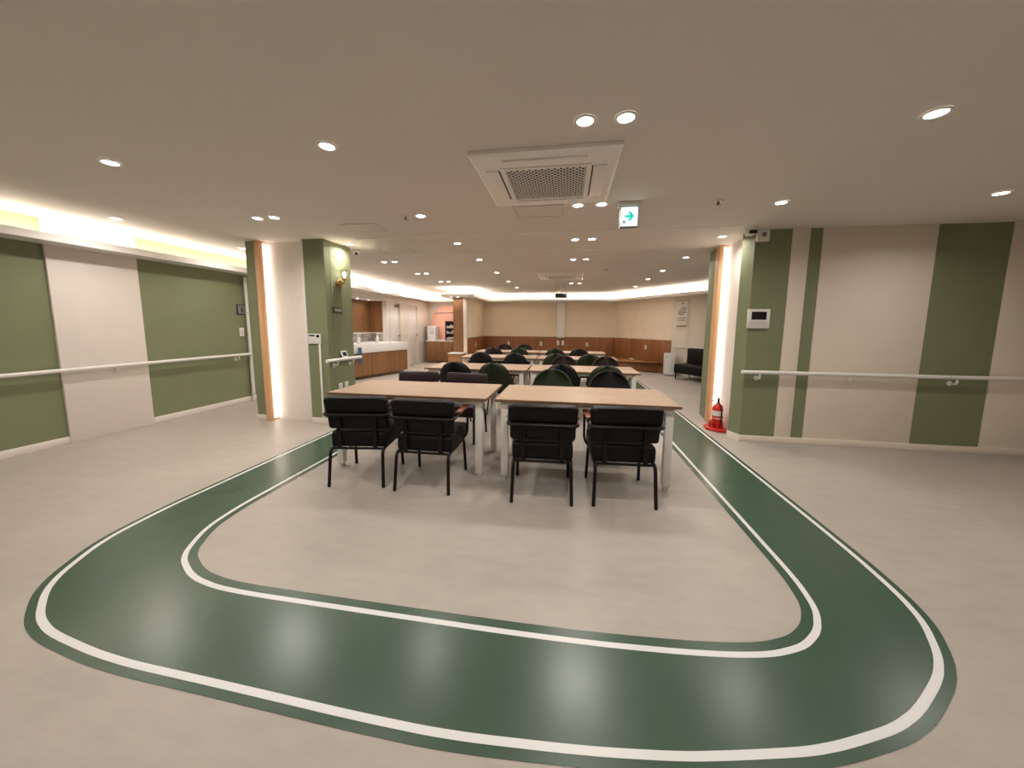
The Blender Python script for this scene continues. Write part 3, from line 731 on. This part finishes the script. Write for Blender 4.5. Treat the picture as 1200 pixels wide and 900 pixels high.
# ================================================================ FAR WALL FITTINGS
t = thing('wall_duct', 'tall white boxed duct on the far wall below the projector', 'duct', (-.232, 12.4, 0))
obj('cover', B(-.13, .13, -.10, -.033, .93, 2.159, .006), M['ac_white'], t); obj('back_strip', B(-.10, .10, -.033, 0, .96, 2.155), M['grey_white'], t)
for i, x in enumerate((-.32, -.15)):
    t = thing('wall_outlet', '%s of two pale outlets right under the white duct' % ('left', 'right')[i], 'outlet', (x, 12.368, .74), 0, 'outlets under the duct')
    obj('plate', B(-.04, .04, -.012, 0, -.08, .08, .003), M['white'], t); obj('socket', B(-.025, .025, -.016, -.012, -.05, .05, .002), M['grey_white'], t)
for x, s in ((-2.085, 'leftmost on the far wall'), (-.917, 'left of the white duct on the far wall'), (.686, 'right of the white duct on the far wall')):
    t = thing('wall_outlet', 'white outlet on the brown wainscot, ' + s, 'outlet', (x, 12.368, .70), 0, 'wainscot outlets')
    obj('plate', B(-.037, .037, -.012, 0, -.07, .07, .003), M['white'], t)
    bm = NB()
    for zz in (-.032, .032): lathe(bm, [(.022, -.0145), (.022, -.012)], (0, 0, zz), 12, 'y')
    obj('socket', bm, M['grey_white'], t)
t = thing('wall_outlet', 'white outlet on the brown wainscot of the left partition', 'outlet', (-2.985, 11.2, .70), 0, 'wainscot outlets')
obj('plate', B(0, .012, -.037, .037, -.07, .07, .003), M['white'], t); obj('socket', B(.012, .015, -.02, .02, -.05, .05, .002), M['grey_white'], t)
pp = aw(1.405, -.030, .70)
t = thing('wall_outlet', 'white outlet on the wainscot of the angled wall above the bench', 'outlet', pp, AW, 'wainscot outlets')
obj('plate', B(-.037, .037, -.012, 0, -.07, .07, .003), M['white'], t); obj('socket', B(-.02, .02, -.015, -.012, -.05, .05, .002), M['grey_white'], t)

# bench wedge in the corner
t = thing('bench', 'low built-in wooden bench along the angled wall', 'bench', (2.1, 11.3, 0))
q = [(1.30, 10.98), (2.80, 10.72), tuple(aw(2.24, -.04).xy), tuple(aw(.03, -.04).xy), (1.30, 12.35)]
bm = NB(); prism(bm, [(x - 2.1, y - 11.3) for x, y in q], .265, .295, .004); obj('seat_board', bm, M['bench_wood'], t)
q2 = [(1.32, 11.01), (2.79, 10.755), tuple(aw(2.22, -.05).xy), tuple(aw(.05, -.05).xy), (1.32, 12.33)]
bm = NB(); prism(bm, [(x - 2.1, y - 11.3) for x, y in q2], 0, .265); obj('base', bm, M['wainscot'], t)
bm = NB(); lathe(bm, [(.055, 0), (.075, .02), (.06, .04), (.03, .045)], seg=16)
o = obj('white_dish', bm, M['bottle'], None); o.location = (2.03, 11.45, .295); tag(o, 'small white dish lying on the corner bench', 'dish')
t = thing('white_cabinet', 'slim white cabinet on the floor between bench and black sofa', 'cabinet', (2.80, 10.13, 0), d_(-8))
obj('body', B(-.135, .135, -.12, .13, .02, .615, .008), M['grey_white'], t); obj('door', B(-.13, .13, -.132, -.12, .035, .60, .004), M['cool_white'], t)
obj('handle', B(-.10, -.03, -.142, -.132, .52, .535, .003), M['grey'], t); obj('base', B(-.125, .125, -.11, .12, 0, .02), M['grey'], t)
t = thing('sofa', 'black armless sofa on thin legs against the angled wall at right', 'sofa', aw(3.06, -.03), AW)
w = 1.35
obj('seat', B(0, w, -.72, -.10, .16, .40, .035, 3), M['black_leather'], t)
obj('backrest', B(0.02, w - .02, -.29, -.12, .38, .79, .04, 3, mx=Matrix.Translation((0, 0, 0))), M['black_leather'], t)
for x in (.05, w - .05):
    for y in (-.68, -.16):
        bm = NB(); tube(bm, [(x, y, 0), (x, y, .17)], [.012, .016], 8); obj('leg', bm, M['black_metal'], t)
t = thing('notice_board', 'tall pale notice board with printed lines on the angled wall', 'sign', aw(2.635, -.012), AW)
nb = obj('board', B(-.175, .175, -.02, 0, 1.37, 2.04, .003), M['paper'], t)
bm = NB()
flat(bm, [(-.02, 1.955), (.02, 1.955), (.028, 1.98), (.0, 2.0), (-.028, 1.98)], -.0205)
for z, a, b, h_ in ((1.875, .0, .08, .02), (1.835, -.05, .12, .022), (1.785, -.12, .13, .026), (1.735, -.12, .13, .03), (1.685, -.12, .06, .026), (1.59, -.13, .12, .018), (1.555, -.13, .10, .014), (1.52, -.13, .12, .014)):
    x = a
    random.seed(int(z * 1000))
    while x < b - .012:
        wd_ = min(random.uniform(.014, .03), b - x); flat(bm, [(x, z), (x + wd_, z), (x + wd_, z - h_), (x, z - h_)], -.0205); x += wd_ + .009
obj('printed_lines', bm, M['ink'], nb)
bm = NB(); box(bm, -.18, .18, -.024, 0, 2.04, 2.052); box(bm, -.15, .15, -.022, 0, 1.345, 1.37); obj('edge_rail', bm, M['edge'], t)
t = thing('handrail', 'white handrail on the cream angled wall behind the sofa', 'handrail', aw(2.42, -.06, .785), AW)
bm = NB(); tube(bm, [(0, 0, 0), (1.6, 0, 0)], .02, 10); obj('rail', bm, M['white'], t)
for x in (.08, .75, 1.5):
    bm = NB(); tube(bm, [(x, 0, -.018), (x, 0, -.06), (x, .045, -.06)], .01, 8, .02); obj('bracket', bm, M['white'], t)

# ================================================================ RIGHT COLUMN FITTINGS
t = thing('intercom', 'white wall intercom with dark screen on the right green column', 'intercom', (2.152, 4.425, 1.444))
obj('case', B(-.115, .115, -.028, 0, -.112, .108, .006), M['white'], t); obj('screen', B(-.078, .078, -.030, -.0282, -.012, .078), M['glass_dark'], t)
obj('lower_panel', B(-.095, .095, -.0295, -.0282, -.095, -.025), M['grey_white'], t)
t = thing('fire_extinguisher', 'red fire extinguisher with white label band at the right column', 'fire extinguisher', (1.985, 4.87, .03))
bm = NB(); lathe(bm, [(.060, 0), (.066, .008), (.066, .24), (.055, .285), (.025, .312), (.018, .315)], seg=24); obj('cylinder', bm, M['red'], t)
bm = NB(); lathe(bm, [(.0665, .155), (.0665, .225)], seg=24); obj('label_band', bm, M['white'], t)
bm = NB(); lathe(bm, [(.0665, .118), (.0665, .128)], seg=24); obj('label_band', bm, M['white'], t)
bm = NB(); lathe(bm, [(.017, .315), (.017, .345)], seg=12); box(bm, -.07, .01, -.009, .009, .345, .356, .003); box(bm, -.055, .01, -.008, .008, .37, .38, .003); box(bm, -.005, .012, -.008, .008, .345, .39); obj('valve_handle', bm, M['black'], t)
bm = NB(); tube(bm, [(.0, -.017, .33), (.0, -.05, .32), (.02, -.075, .26), (.02, -.075, .07)], .008, 8, .03); obj('hose', bm, M['black'], t)
t = thing('extinguisher_stand', 'red plastic stand under the fire extinguisher', 'stand', (1.985, 4.87, 0))
bm = NB(); prism(bm, [(-.155, -.06), (-.06, -.185), (.05, -.185), (.085, -.10), (.085, .16), (-.02, .20), (-.13, .09)], 0, .03, .006); obj('base', bm, M['red_dark'], t)
bm = NB()
for a in range(7):
    th = PI * (.35 + a / 6 * 1.3)
    lathe(bm, [(.012, .03), (.010, .11)], (.085 * math.cos(th), .085 * math.sin(th), 0), 8)
obj('collar', bm, M['red_dark'], t)
